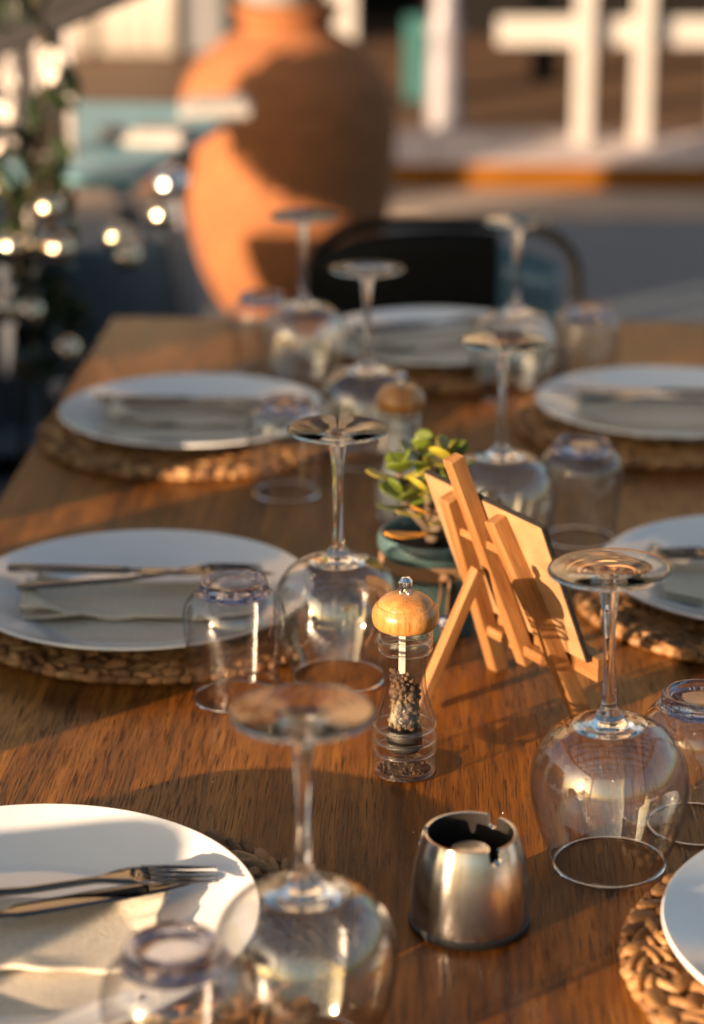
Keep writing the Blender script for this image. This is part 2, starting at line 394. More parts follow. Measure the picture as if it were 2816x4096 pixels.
# ------------------------------------------------------------------ wine glasses (upside down)
def spline(pts, n=8):
    out = []
    P = [pts[0]]+list(pts)+[pts[-1]]
    for i in range(1, len(P)-2):
        for k in range(n):
            t = k/n; p0, p1, p2, p3 = P[i-1], P[i], P[i+1], P[i+2]
            out.append(tuple(.5*((2*p1[c])+(-p0[c]+p2[c])*t+(2*p0[c]-5*p1[c]+4*p2[c]-p3[c])*t*t+(-p0[c]+3*p1[c]-3*p2[c]+p3[c])*t**3) for c in (0, 1)))
    out.append(tuple(pts[-1])); return [(max(0, r), z) for r, z in out]
bowl_p = spline([(.0352, .0012), (.0395, .012), (.0452, .028), (.0490, .044), (.0502, .057), (.0485, .070), (.0430, .083), (.0335, .0925), (.0235, .0972), (.0148, .0988)], 6)
stem_p = spline([(0, .0915), (.010, .0918), (.016, .0935), (.0195, .0950), (.0222, .0962), (.0240, .0968), (.0235, .0974), (.0195, .0984), (.0150, .0992), (.0112, .1003), (.0086, .1020), (.0084, .1050), (.0058, .1080), (.0046, .1130), (.0038, .128), (.0036, .145), (.0040, .160), (.0048, .174), (.0060, .184), (.0066, .1885)], 5)
foot_under = spline([(.0066, .1885), (.0085, .1915), (.014, .1938), (.024, .1960), (.033, .1977), (.0366, .1983)], 4)
foot_rim = spline([(.0366, .1983), (.0376, .1990), (.0379, .2000), (.0374, .2010), (.0362, .2014)], 3)
foot_top = spline([(.0362, .2014), (.030, .2006), (.020, .1992), (.010, .1978), (.0055, .1968), (0, .1962)], 4)
def wine_glass(loc, label):
    g = thing('wine_glass', loc, 0, label, 'wine glass', 'upside down wine glasses on the table')
    MB().lathe(bowl_p, 72).lathe([(max(0, r-.0009-.0006*(z > .06)), z-.0009*(z > .05)) for r, z in bowl_p[:-9]], 72).build('bowl', M['glass'], g)
    tor = [(.0352+.0011*math.cos(a), .0012+.0011*math.sin(a)) for a in [2*math.pi*i/8 for i in range(9)]]
    MB().lathe(list(reversed(tor)), 72).build('rim', M['solid'], g)
    MB().lathe(stem_p, 40).build('stem', M['solid'], g)
    MB().lathe(foot_under+foot_rim[1:]+foot_top[1:], 72).build('foot', M['solid'], g)
    return g
WG = 'upside down wine glass '
g0 = wine_glass((-.065, 1.049, T), WG+'nearest the camera, beside the front left plate')
g2 = dup(g0, (.1165, 1.276, T), .7, WG+'right of the ashtray, its foot before the easel board')
g2.rotation_euler = (0, R(-2.0), .0)
for loc, rz, lab, rot in (
    ((-.070, 1.580, T), 1.3, WG+'left of the pepper mill', None),
    ((-.066, 2.160, T), 2.1, WG+'whose bowl overlaps the salt mill head', None),
    ((.061, 1.861, T), 2.9, WG+'directly behind the small wooden easel', None),
    ((-.147, 2.450, T), .4, WG+'farthest on the left, seen against the terracotta urn', None),
    ((.092, 2.422, T), 1.1, WG+'farthest on the right, seen against the black chair', None)):
    dup(g0, loc, rz, lab)

# ------------------------------------------------------------------ tumblers (upside down)
wall_p = spline([(.0312, .0008), (.0330, .014), (.0354, .034), (.0378, .054), (.0386, .064), (.0380, .0715), (.0352, .0785), (.0308, .0838), (.0276, .0865)], 6)
base_p = [(0, .0822), (.0195, .0824), (.0198, .0830), (.0198, .0912), (.0190, .0918), (.010, .0914), (0, .0916)]
ring_p = spline([(.0202, .0828), (.0250, .0838), (.0282, .0862), (.0270, .0885), (.0262, .0908), (.0260, .0930), (.0250, .0948), (.0228, .0952), (.0210, .0944), (.0202, .0925), (.0202, .0860), (.0202, .0828)], 3)
def tumbler(loc, label):
    g = thing('tumbler', loc, 0, label, 'tumbler', 'upside down water tumblers on the table')
    MB().lathe(wall_p, 64).build('wall', M['tglass'], g)
    tor = [(.0312+.0011*math.cos(a), .0012+.0011*math.sin(a)) for a in [2*math.pi*i/8 for i in range(9)]]
    MB().lathe(list(reversed(tor)), 64).build('rim', M['solid'], g)
    MB().lathe(base_p, 64).build('base', M['tsolid'], g)
    MB().lathe(ring_p, 64).build('base_ring', M['tring'], g)
    return g
TG = 'upside down clear tumbler '
t0 = tumbler((-.128, .992, T), TG+'at the front edge, standing over the nearest left plate')
for loc, lab in (
    ((-.146, 1.537, T), TG+'in front of the middle left plate'),
    ((.1775, 1.333, T), TG+'at the right edge, behind the bowl of the wine glass'),
    ((.136, 1.920, T), TG+'right of the easel, in front of the far right plate'),
    ((.176, 2.475, T), TG+'at the far end, right of the black chair'),
    ((-.141, 2.050, T), TG+'on the right side of the far left plate'),
    ((-.200, 2.520, T), TG+'farthest on the left, next to the farthest left wine glass')):
    dup(t0, loc, random.random()*3, lab)

# ------------------------------------------------------------------ pepper and salt mills
body_p = spline([(.0215, .0006), (.0225, .003), (.0225, .0165), (.0219, .0180), (.0226, .0195), (.0226, .0255), (.0217, .0270), (.0224, .0285), (.0222, .0345), (.0214, .0362), (.0208, .042), (.0178, .052), (.0153, .062), (.0143, .073), (.0144, .083), (.0158, .090), (.0186, .0945), (.0191, .0985), (.0182, .1015), (.0190, .1045), (.0190, .1080), (.0180, .1100)], 4)
inner_p = spline([(.0188, .003), (.0188, .018), (.0150, .030), (.0128, .036), (.0120, .050), (.0118, .075), (.0122, .095), (.0135, .109)], 4)
head_p = spline([(.0150, .1085), (.0195, .1088), (.0220, .1115), (.0230, .1160), (.0226, .1205), (.0208, .1240), (.0199, .1252), (.0193, .1250), (.0190, .1256), (.0170, .1283), (.0125, .1312), (.0060, .1328), (0, .1330)], 4)
def knurl(prof, n=26):
    m = MB(); vs = []; fs = []
    for r, z, kn in prof:
        for i in range(n*2):
            a = math.pi*i/n; rr = r*(1-.12*kn*(i % 2))
            vs.append((rr*math.cos(a), rr*math.sin(a), z))
    W = 2*n
    for j in range(len(prof)-1):
        for i in range(W): fs.append((j*W+i, j*W+(i+1) % W, (j+1)*W+(i+1) % W, (j+1)*W+i))
    fs.append(tuple((len(prof)-1)*W+i for i in range(W)))
    return m.add(vs, fs)
def mill(name, loc, label, cat, kind):
    g = thing(name, loc, .3, label, cat)
    b = MB().lathe(body_p, 64).build('body', M['acrylic'], g)
    for r, z, t in ((.0212, .0180, .0013), (.0213, .0270, .0014), (.0212, .0362, .0014), (.0180, .1015, .0012), (.0178, .0925, .0012), (.0205, .0030, .0018)):
        MB().lathe([(r+t*math.cos(-2*math.pi*i/8), z+t*math.sin(-2*math.pi*i/8)) for i in range(8, -1, -1)], 64).build('ring', M['asolid'], b)
    MB().lathe([(r-.0026, z) for r, z in body_p if .03 < z < .106], 64).build('liner', M['acrylic2'], g)
    h = MB().lathe(head_p, 64).build('head', M['millwood'], g)
    kp = [(.0042, .1322, 0), (.0044, .1326, 1), (.0044, .1342, 1), (.0030, .1350, 0), (.0027, .1366, 0), (.0046, .1374, 0), (.0050, .1380, 1), (.0050, .1412, 1), (.0047, .1418, 0), (.0030, .1442, 0), (.0012, .1447, 0)]
    knurl(kp).build('knob', M['chrome'], h, smooth=True, angle=25)
    MB().box((-.0022, 0, .070), (.0036, .0036, .080)).build('rod', M['rod'], g, smooth=False)
    c = MB(); rnd = random.Random(3)
    if kind == 'pepper':
        for i in range(420):
            zz = .034+rnd.random()**.9*.042; top = .068+.008*math.sin(i)
            rmax = max(.0075, (.0118 if zz > .04 else .0135))-.0018
            a = rnd.random()*6.28; r = rmax*math.sqrt(rnd.random())
            if zz > .060 and math.cos(a-3.4) < -.1: zz -= .010
            s = .0017+.0007*rnd.random()
            c.ell((r*math.cos(a), r*math.sin(a), zz), (s, s*.95, s*.92), Euler((rnd.random()*3, rnd.random()*3, 0)).to_matrix(), 8, 6, mi=0 if rnd.random() < .6 else 1)
        for i in range(420):
            a = rnd.random()*6.28; r = .0178*math.sqrt(rnd.random()); s = .0004+.0005*rnd.random()
            c.ell((r*math.cos(a), r*math.sin(a), .0028+.003*rnd.random()*(1+.8*math.sin(3*a))), (s, s, s*.8), None, 5, 4, mi=0 if rnd.random() < .5 else 1)
        c.lathe([(.0180, .0015), (.0182, .0035), (.012, .0040), (0, .0042)], 32, mi=0)
        c.build('peppercorns', [M['pepper'], M['pepper2']], g)
    else:
        c.lathe([(0, .0045), (.0195, .005), (.0195, .030), (.0185, .040), (.0155, .052), (.0130, .062), (.0120, .073), (.0120, .088), (.006, .095), (0, .096)], 32)
        for i in range(160):
            a = rnd.random()*6.28; s = .0012+.0008*rnd.random()
            c.box((.0116*math.cos(a), .0116*math.sin(a), .066+.024*rnd.random()), (s, s, s), Euler((rnd.random()*3, rnd.random()*3, rnd.random()*3)).to_matrix())
        c.build('salt', M['salt'], g)
    # ceramic grinder at the bottom
    MB().lathe([(0, .017), (.0105, .0172), (.0125, .020), (.0125, .030), (.0115, .034), (0, .0345)], 32).build('grinder', M['steeldark'] if kind == 'pepper' else M['salt'], g)
    return g
mill('pepper_mill', (-.0165, 1.411, T), 'clear acrylic pepper mill with turned wooden head, half full of black peppercorns', 'pepper mill', 'pepper')
mill('salt_mill', (-.029, 1.969, T), 'salt mill with turned wooden head behind the potted succulent, filled with white salt', 'salt mill', 'salt')

# ------------------------------------------------------------------ steel ashtray
at = thing('ashtray', (.026, 1.197, T), 0, 'brushed steel conical ashtray with notched rim on a black rubber foot', 'ashtray')
def shell_with_notches():
    prof = spline([(.0356, .004), (.0360, .010), (.0356, .022), (.0342, .036), (.0315, .049), (.0290, .0575), (.0283, .0600)], 5)
    n = 240; m = MB(); vs = []; fs = []
    angs = [R(58), R(-62), R(178)]
    def cut(a):
        """top height at this angle: a U shaped notch"""
        best = 0
        for t in angs:
            dd = (a-t+math.pi) % (2*math.pi)-math.pi; s_ = dd*.0283
            if abs(s_) < .0034: best = max(best, .0055+math.sqrt(max(0, .0034**2-s_*s_)))
            elif abs(s_) < .0046: best = max(best, .0012*(1-(abs(s_)-.0034)/.0012))
        return best
    rows = []
    full = prof+[(.0272, .0606), (.0262, .0598), (.0266, .056), (.0290, .042), (.0305, .030)]
    H = .0600
    for r, z in full:
        row = []
        for i in range(n):
            a = 2*math.pi*i/n; c = cut(a); zz = min(z, H-c) if z > .045 else z
            rr = r
            if zz < z and r > .028: rr = .0283+(H-zz)*.14
            row.append(len(vs)); vs.append((rr*math.cos(a), rr*math.sin(a), zz))
        rows.append(row)
    for k, (A, B) in enumerate(zip(rows, rows[1:])):
        for i in range(n):
            fs.append((A[i], A[(i+1) % n], B[(i+1) % n], B[i])); 
    mi_from = len(prof)+1
    for k, f in enumerate(fs): m.mi.append(0 if k//n < mi_from else 1)
    m.v = vs; m.f = fs
    return m
shell_with_notches().build('body', [M['brushed'], M['steeldark']], at, angle=35)
MB().lathe([(0, .026), (.0306, .026), (.0306, .030)], 48).lathe([(0, .0262), (.004, .0262), (.004, .047), (0, .047)], 24).build('insert', M['steeldark'], at)
MB().lathe([(0, .0465), (.0118, .0465), (.0124, .0475), (.0118, .0486), (.004, .0492), (0, .0492)], 40).build('snuffer', M['brushed'], at, angle=40)
MB().lathe([(0, .0), (.0362, .0), (.0370, .001), (.0370, .004), (.0358, .0052), (0, .0052)], 64).build('base', M['rubber'], at, angle=40)

# ------------------------------------------------------------------ potted succulent
pp = thing('potted_succulent', (.004, 1.690, T), 0, 'yellow green succulent in a teal glazed pot tied with twine', 'potted plant')
pot_p = spline([(0, .0), (.030, .0), (.0345, .002), (.0375, .020), (.0425, .045), (.0462, .064), (.0475, .0700), (.0505, .0720), (.0512, .0780), (.0500, .0830), (.0480, .0840), (.0462, .0825), (.0450, .0760), (.0445, .070)], 5)
pot_p = [(r*.92, z) for r, z in pot_p]
pt = MB().lathe(pot_p, 64).build('pot', M['glaze'], pp)
tw = MB()
for k in range(4):
    rr = .0438+.0004*(k % 2); z = .0575+k*.0026
    tw.tube([(rr*math.cos(a), rr*math.sin(a), z+.0006*math.sin(5*a+k)) for a in [2*math.pi*i/48 for i in range(49)]], .0017, 6, caps=False)
for x, sgn in ((.004, 1), (.012, -1)):
    tw.tube([(x, -.0453, .060), (x+.001*sgn, -.0458, .050), (x-.002, -.0440, .030), (x+.003*sgn, -.0405, .012), (x+.002, -.0385, .004)], .0014, 6)
tw.ell((.008, -.0460, .0605), (.0042, .003, .0035))
tw.build('twine', M['twine'], pt)
bd = MB().ell((.0075, -.0470, .0235), (.0052, .0030, .0052), None, 16, 12)
eye_blue = simple('bead blue', (.01, .03, .22), .12, coat=.6)
bo = bd.build('bead', eye_blue, pt)
MB().ell((.0075, -.0497, .0240), (.0034, .0009, .0034), None, 14, 8).build('bead_eye', simple('bead white', (.75, .80, .82), .2), pt)
MB().ell((.0075, -.0506, .0240), (.0016, .0006, .0016), None, 12, 8).build('bead_pupil', simple('bead pupil', (.01, .05, .10), .2), pt)
so = MB().lathe([(.0412, .071), (.035, .0735), (.018, .0725), (0, .075)], 40)
so.build('soil', M['soil'], pp)
lf = MB(); st = MB(); rnd = random.Random(11)
def leaf(base, dirv, L_, W_, mi, up=(0, 0, 1), cup=.16):
    d_ = Vector(dirv).normalized(); s_ = d_.cross(Vector(up)); s_ = s_.normalized() if s_.length > .05 else Vector((1, 0, 0)); n_ = s_.cross(d_)
    rows = 10; cols = 14; vs = []; fs = []
    for j in range(rows+1):
        t = j/rows
        wv = W_*(.20+.80*t/.62) if t < .62 else W_*math.sqrt(max(0, 1-((t-.62)/.385)**2))
        wv = max(wv*(.55 if t < .2 else 1), W_*.06)
        th = .0013*(1-.35*t)*min(1, 8*(1-t)+.25)
        c_ = Vector(base)+d_*L_*t+n_*(cup*L_*(t*t-.3*t))
        for i in range(cols):
            a = 2*math.pi*i/cols
            vs.append(c_+s_*wv*math.cos(a)+n_*(th*math.sin(a)+cup*wv*.45*abs(math.cos(a))**2))
    for j in range(rows):
        for i in range(cols): fs.append((j*cols+i, j*cols+(i+1) % cols, (j+1)*cols+(i+1) % cols, (j+1)*cols+i))
    fs.append(tuple(reversed(range(cols)))); fs.append(tuple(rows*cols+i for i in range(cols)))
    lf.add(vs, fs, mi)
heads = [(-.030, -.006, .140), (-.012, .004, .150), (.010, -.004, .150), (-.026, -.012, .118), (-.006, -.014, .126), (.012, -.010, .126)]
for hi, c in enumerate(heads):
    b0 = (.010*math.cos(hi*2.1), .008*math.sin(hi*2.1), .072)
    mid = (b0[0]*.4+c[0]*.6, b0[1]*.4+c[1]*.6, (.072+c[2])/2)
    if hi < 6: st.tube([b0, mid, (c[0], c[1], c[2]-.006)], [.0048, .0040, .0026], 8)
    tops = Vector(c)
    for lev, (nn, tilt, LL) in enumerate(((2, .10, .025), (2, .45, .024), (2, 1.0, .019))):
        for q in range(nn):
            az = q*math.pi+lev*math.pi/2+hi*1.3+(rnd.random()-.5)*.4
            dv = Vector((math.cos(az), math.sin(az), tilt+rnd.random()*.3))
            leaf(tops+Vector((0, 0, -.010+lev*.005)), dv, LL*(.85+.3*rnd.random()), LL*.46*(.9+.2*rnd.random()), rnd.choice([0, 0, 0, 1, 1]) if c[2] > .11 else rnd.choice([0, 1, 2]))
for bs, dv, LL, WW, mi in (((-.004, -.018, .088), (-1, -.45, .0), .040, .0105, 2), ((.012, -.012, .092), (.5, -.8, -.55), .030, .010, 1), ((.004, -.018, .104), (-.9, -.6, .3), .030, .010, 2), ((.002, -.016, .098), (.1, -1, .1), .026, .010, 1), ((-.010, -.010, .100), (-1, .1, .15), .026, .009, 1), ((.02, .0, .11), (1, -.3, .4), .024, .009, 0)):
    leaf(bs, dv, LL, WW, mi)
lo = lf.build('leaves', [M['leafg'], M['leafy'], M['leafo']], pp)
st.build('stem', M['succstem'], pp)

# ------------------------------------------------------------------ little easel with a board
AL = R(21.5)
ez = thing('mini_easel', (.084, 1.559, T), R(-57.4), 'small beech wood easel seen from behind, its strut leaning towards the pepper mill', 'easel')
def E3(s, t, off=0.0):                     # in-plane coordinates to the easel's own space
    return Vector((s, -math.sin(AL)*t+math.cos(AL)*off, math.cos(AL)*t+math.sin(AL)*off))
def stick(name, p0, p1, wdt=.0115, hgt=.0085, side=(1, 0, 0)):
    # built round the middle so that the grain follows the stick
    p0 = Vector(p0); p1 = Vector(p1); z = (p1-p0).normalized(); x = Vector(side); x = (x-z*x.dot(z)).normalized(); y = z.cross(x)
    o = MB().box((0, 0, 0), (wdt, hgt, (p1-p0).length), bev=.0006).build(name, M['beech'], ez, smooth=False)
    o.matrix_local = Matrix.Translation((p0+p1)/2) @ Matrix((x, y, z)).transposed().to_4x4()
    return o
stick('leg', E3(-.055, .001), E3(-.034, .168), .0125, .0125)
stick('leg', E3(.055, .001), E3(.026, .168), .0130, .0125)
stick('post', E3(.0, .030, -.001), E3(-.004, .212, -.001), .012, .012)
stick('strut', (-.012, -.100, .0045), E3(-.002, .122, -.0125), .009, .009)
stick('ledge', E3(-.074, .046, .0145), E3(.084, .046, .0145), .012, .018, side=(0, 1, 0))
stick('crossbar', E3(-.038, .138, -.0), E3(.034, .138, -.0), .006, .006, side=(0, 1, 0))
stick('crossbar', E3(-.048, .042, -.0), E3(.048, .042, -.0), .008, .008, side=(0, 1, 0))
# the board leans on the easel, on its ledge
brd = thing('menu_board', (.084, 1.559, T), R(-57.4), 'thin black edged board resting on the small easel, pale brown back towards the camera', 'board')
def bp_(s, t, off): return tuple(E3(s, t, off))
def slab(name, s0, s1, t0_, t1_, o0, o1, mat, ch=0.0):
    P = [(s0, t0_), (s1, t0_), (s1, t1_-ch), (s1-ch, t1_), (s0+ch, t1_), (s0, t1_-ch)] if ch else [(s0, t0_), (s1, t0_), (s1, t1_), (s0, t1_)]
    n = len(P); vs = [bp_(s, t, o0) for s, t in P]+[bp_(s, t, o1) for s, t in P]
    fs = [tuple(reversed(range(n))), tuple(range(n, 2*n))]+[(i, (i+1) % n, n+(i+1) % n, n+i) for i in range(n)]
    return MB().add(vs, fs).build(name, mat, brd, smooth=False)
slab('backing', -.0765, .0765, .0555, .1725, .0062, .0066, M['mdf'], .001)
slab('panel', -.078, .078, .0545, .174, .0067, .0100, M['boardedge'], .0015)

# ------------------------------------------------------------------ place settings
def placemat_meshes():
    rnd = random.Random(5); m = MB()
    rings = [(.1665, .0), (.1455, .6), (.1245, .2), (.1035, .9)]
    for r, ph in rings:
        n = max(12, int(2*math.pi*r/.0200))
        for side in (-1, 1):
            for i in range(n):
                a = 2*math.pi*(i+(.5 if side > 0 else 0)+.12*rnd.random())/n+ph
                L_ = .0158*(.85+.35*rnd.random()); W_ = .0070*(.8+.4*rnd.random()); H_ = .0050*(.8+.4*rnd.random())
                rr = r+side*.0050
                tang = a+math.pi/2-side*R(22+14*rnd.random())
                mi = rnd.choice([0, 0, 0, 1, 2])
                two = rnd.random() < .35        # some strands are two narrower leaves
                for q in ((-1, 1) if two else (0,)):
                    mt = Matrix.Rotation(tang+R(q*6), 3, 'Z') @ Matrix.Rotation(R(-13+6*rnd.random()), 3, 'Y') @ Matrix.Rotation(R(rnd.gauss(0, 12)), 3, 'X')
                    off = mt @ Vector((.001*q, q*W_*.5, 0))
                    m.ell((rr*math.cos(a)+off.x, rr*math.sin(a)+off.y, .0060+.0014*rnd.random()), (L_, W_*(.6 if two else 1.0), H_*.85), mt, 10, 7, mi=mi)
    # bound outer edge
    n = 84
    for i in range(n):
        a = 2*math.pi*(i+.2*rnd.random())/n
        mt = Matrix.Rotation(a+math.pi/2+.35*(1 if i % 2 else .6), 3, 'Z')
        m.ell((.179*math.cos(a), .179*math.sin(a), .0042), (.0100, .0042*(.8+.4*rnd.random()), .0040), mt, 8, 6, mi=rnd.choice([0, 0, 1, 2]))
    return m
pm0 = thing('placemat', (-.239, 1.143, T), 0, 'x', 'placemat', 'round woven placemats under the plates')
placemat_meshes().build('braid', [M['mat'], M['matb'], M['matc']], pm0)
MB().lathe([(0, .0005), (.174, .0005), (.176, .003), (.172, .0048), (0, .0052)], 64).build('core', M['matcore'], pm0)

plate_p = spline([(0, .0), (.080, .0), (.0845, .0005), (.088, .0032), (.104, .0075), (.126, .0135), (.1405, .0185), (.1425, .0200), (.1420, .0214), (.1400, .0212), (.126, .0166), (.106, .0108), (.094, .0072), (.086, .0050), (.070, .0042), (0, .0040)], 5)
ZP = .0100                                   # plate foot above the table, on the mat
pl0 = MB().lathe(plate_p, 128).build('dinner_plate', M['china'])
tag(pl0, 'x', 'plate', 'white dinner plates on the placemats')

def napkin_mesh(seed, W_=.192, D_=.125):
    rnd = random.Random(seed); ph = rnd.random()*6
    m = MB()
    def base(x, y):
        r = math.hypot(x, y); return .0045 if r < .086 else .0045+(r-.086)*.30
    for lay, (dx, dy, dd) in enumerate(((0, 0, D_), (.003, .022, D_*.68))):
        def fn(u, v, lay=lay, dx=dx, dy=dy, dd=dd):
            x = (u-.5)*W_*(1-.025*lay)+dx+.002*math.sin(v*6+lay)
            y = (v-.5)*dd+dy+(1-v)*(.0022*math.sin(u*13+ph+lay)+.0016*math.sin(u*31+ph*2)*(lay > 0))
            z = base(x, y)+.0024+lay*.0046+.0010*math.sin(u*9+ph+2*lay)*math.sin(v*3.2)
            if v < .22: z += (.22-v)*(.006*math.sin(u*17+ph+lay*1.7)+.004)*(1+lay*.5)   # wavy hem
            if u < .08 or u > .92: z += .0008*math.sin(v*30+lay)
            return (x, y, z)
        m.grid(fn, 70, 22, thick=.0019)
    def c1(u, v):                               # a corner folded back on itself
        x = -.5*W_+.004+u*.052*(1-v*.85); y = -.020+v*.045; z = base(x, y)+.013+.010*v*(1-u)+.003*math.sin(u*5)
        return (x, y, z)
    m.grid(c1, 12, 12, thick=.0014)
    return m
def knife_mesh():
    m = MB()
    # handle and blade along +x, length .225
    def sec(x, wy, hz, z0=0): return [(x, -wy, z0-hz), (x, wy, z0-hz), (x, wy, z0+hz), (x, -wy, z0+hz)]
    ks = [(0, .0050, .0026), (.004, .0068, .0033), (.05, .0058, .0034), (.092, .0048, .0031), (.100, .0052, .0030), (.104, .0040, .0016), (.115, .0090, .0008), (.16, .0098, .0007), (.20, .0085, .0006), (.218, .0050, .0005), (.224, .0012, .0004)]
    vs = []; fs = []
    for x, a, b in ks:
        for i in range(10):
            t = 2*math.pi*i/10; vs.append((x, a*math.cos(t), b*math.sin(t)))
    for j in range(len(ks)-1):
        for i in range(10): fs.append((j*10+i, (j+1)*10+i, (j+1)*10+(i+1) % 10, j*10+(i+1) % 10))
    fs.append(tuple(range(10))); fs.append(tuple(reversed([(len(ks)-1)*10+i for i in range(10)])))
    return m.add(vs, fs)
def fork_mesh():
    m = MB()
    hp = [(0, .0040, .0018), (.003, .0062, .0022), (.04, .0052, .0022), (.09, .0034, .0020), (.118, .0030, .0020), (.130, .0042, .0016), (.140, .0085, .0010), (.150, .0115, .0010), (.162, .0118, .0009)]
    zc = lambda x: .0 if x < .10 else .004*math.sin((x-.10)/.10*math.pi)-.0*x
    vs = []; fs = []
    for x, a, b in hp:
        for i in range(10):
            t = 2*math.pi*i/10; vs.append((x, a*math.cos(t), zc(x)+b*math.sin(t)))
    for j in range(len(hp)-1):
        for i in range(10): fs.append((j*10+i, (j+1)*10+i, (j+1)*10+(i+1) % 10, j*10+(i+1) % 10))
    fs.append(tuple(range(10))); fs.append(tuple(reversed([(len(hp)-1)*10+i for i in range(10)])))
    m.add(vs, fs)
    for k in range(4):
        y = -.0094+k*.00627
        m.tube([(.158, y, zc(.158)), (.172, y*1.02, zc(.172)), (.188, y*1.0, zc(.188)), (.203, y*.94, zc(.198)+.0002)], [.0016, .0014, .0012, .0006], 6, flat=.6)
    return m
knife0 = tag(knife_mesh().build('knife', M['cutlery']), 'x', 'knife', 'table knives on the napkins')
fork0 = tag(fork_mesh().build('fork', M['cutlery']), 'x', 'fork', 'forks on the napkins')
nap0 = tag(napkin_mesh(3).build('napkin', M['linen']), 'x', 'napkin', 'folded linen napkins on the plates')
nap1 = napkin_mesh(9).build('napkin', M['linen'])
nap_meshes = [nap0.data, nap1.data]; bpy.data.objects.remove(nap1)

settings = [   # name for the label, x, y, turn, napkin offset/turn, knife (x,y,z,turn,roll), fork
    ('nearest left', -.239, 1.143, 0.0, (-.012, -.030, .0), (-.105, -.046, .0225, .40, .0), (-.085, .002, .0250, .21)),
    ('middle left', -.238, 1.699, 0.0, (.0, -.030, .02), (-.115, .030, .0250, -.03, .0), (-.097, -.027, .0290, .26)),
    ('far left', -.252, 2.249, 0.0, (.005, -.010, -.03), (-.11, .028, .0240, -.02, .0), (-.10, .006, .0235, .0)),
    ('end', .002, 2.592, -.9, (.0, -.0, .35), (-.10, .02, .0240, .30, .0), (-.10, .0, .0235, .42)),
    ('far right', .254, 2.302, 0.0, (.0, .0, 3.10), (.10, .020, .0240, 3.08, .0), (.10, -.002, .0235, 3.2)),
    ('middle right', .286, 1.764, 0.0, (.002, .008, 3.14), (.10, .030, .0240, 3.2, .0), (.10, .008, .0235, 3.05)),
    ('nearest right', .279, 1.144, 0.0, (.035, -.0, 3.14), (.13, .020, .0240, 3.2, .0), (.13, .0, .0235, 3.05)),
]
where = {'nearest left': 'at the front left', 'middle left': 'in the middle of the left side', 'far left': 'farthest up the left side', 'end': 'in front of the black chair',
         'far right': 'farthest up the right side', 'middle right': 'in the middle of the right side', 'nearest right': 'at the front right'}
for i, (nm, x, y, rz, nk, kn, fk) in enumerate(settings):
    if i == 0: p = pm0; pl = pl0; nap = nap0; kf = knife0; fo = fork0
    else:
        p = dup(pm0, (x, y, T), rz); pl = dup(pl0, (x, y, T), 0); nap = dup(nap0, (0, 0, 0)); nap.data = nap_meshes[i % 2]; kf = dup(knife0, (0, 0, 0)); fo = dup(fork0, (0, 0, 0))
    wh = where[nm]
    p.rotation_euler[2] = rz+i*.7; p.scale = (.905, .905, 1)
    if i == 0: p.location = (x+.026, y+.004, T)
    if i == 1: p.location = (x+.012, y+.022, T)
    p['label'] = 'round braided natural fibre placemat '+wh
    pl.location = (x, y, T+ZP); pl['label'] = 'white dinner plate '+wh
    nap.location = (x+nk[0], y+nk[1], T+ZP); nap.rotation_euler = (0, 0, nk[2]); nap['label'] = 'folded beige linen napkin on the plate '+wh
    kf.location = (x+kn[0], y+kn[1], T+ZP+kn[2]-.0010); kf.rotation_euler = (0, 0, kn[3]); kf['label'] = 'steel table knife on the napkin '+wh
    fo.location = (x+fk[0], y+fk[1], T+ZP+fk[2]-.0015); fo.rotation_euler = (0, 0, fk[3]); fo['label'] = 'steel fork on the napkin '+wh

cr_ = MB(); rnd = random.Random(17)
for k in range(30):
    x = -.16+.42*rnd.random(); y = 1.15+.62*rnd.random(); s_ = .0003+.0004*rnd.random()
    if math.hypot(x+.239, y-1.143) < .18 or math.hypot(x+.238, y-1.699) < .2: continue
    cr_.ell((x, y, T+s_*.6), (s_, s_*.8, s_*.6), Matrix.Rotation(rnd.random()*3, 3, 'Z'), 6, 4)
tag(cr_.build('crumbs', M['salt']), 'tiny pale crumbs and specks scattered over the bare table top', 'crumbs', kind='stuff')

# ------------------------------------------------------------------ black chair at the far end of the table
bc = thing('black_chair', (.005, 3.02, -.012), 0, 'black curved back chair at the far end of the table', 'chair')
def arch(w0, h0, z0, z1, n=24):
    pts = [(-w0-.012, -.0, z0)]
    for i in range(n+1):
        a = math.pi-math.pi*i/n; e = .55
        cx = math.copysign(abs(math.cos(a))**e, math.cos(a)); sx = abs(math.sin(a))**.75
        pts.append((cx*w0, .0, z1-h0+sx*h0))
    pts.append((w0+.012, -.0, z0)); return pts
fr = MB().tube([(x*1.0+.01, .035*((z-.45)/.4), z) for x, y, z in arch(.185, .085, .44, .842)], .0085, 10)
fr.build('back_frame', M['blackplastic'], bc)
def bk(u, v):
    x = -.186+u*.262; top = .842-.008-.075*(1-(abs(math.sin(math.acos(max(-1, min(1, (x-.0)/.19)))))**.75)); z = .50+v*(top-.50)
    return (x+.01, .028*((z-.45)/.4)-.012*math.sin(math.pi*u), z)
MB().grid(bk, 16, 12, thick=.008).build('backrest', M['blackplastic'], bc)
MB().grid(lambda u, v: (.080+u*.092, .02+.03*v, .55+v*(.262-.03*u)), 4, 6, thick=.004).build('side_panel', thin_glass('smoked panel', (.60, .82, .86)), bc)
MB().box((.01, -.20, .45), (.40, .40, .035), bev=.012).build('seat', M['blackplastic'], bc)
for x in (-.17, .19):
    MB().tube([(x, .0, .44), (x*1.05, .03, .0)], .012, 8).build('leg', M['blackplastic'], bc)
    MB().tube([(x, -.37, .44), (x*1.05, -.39, .0)], .012, 8).build('leg', M['blackplastic'], bc)

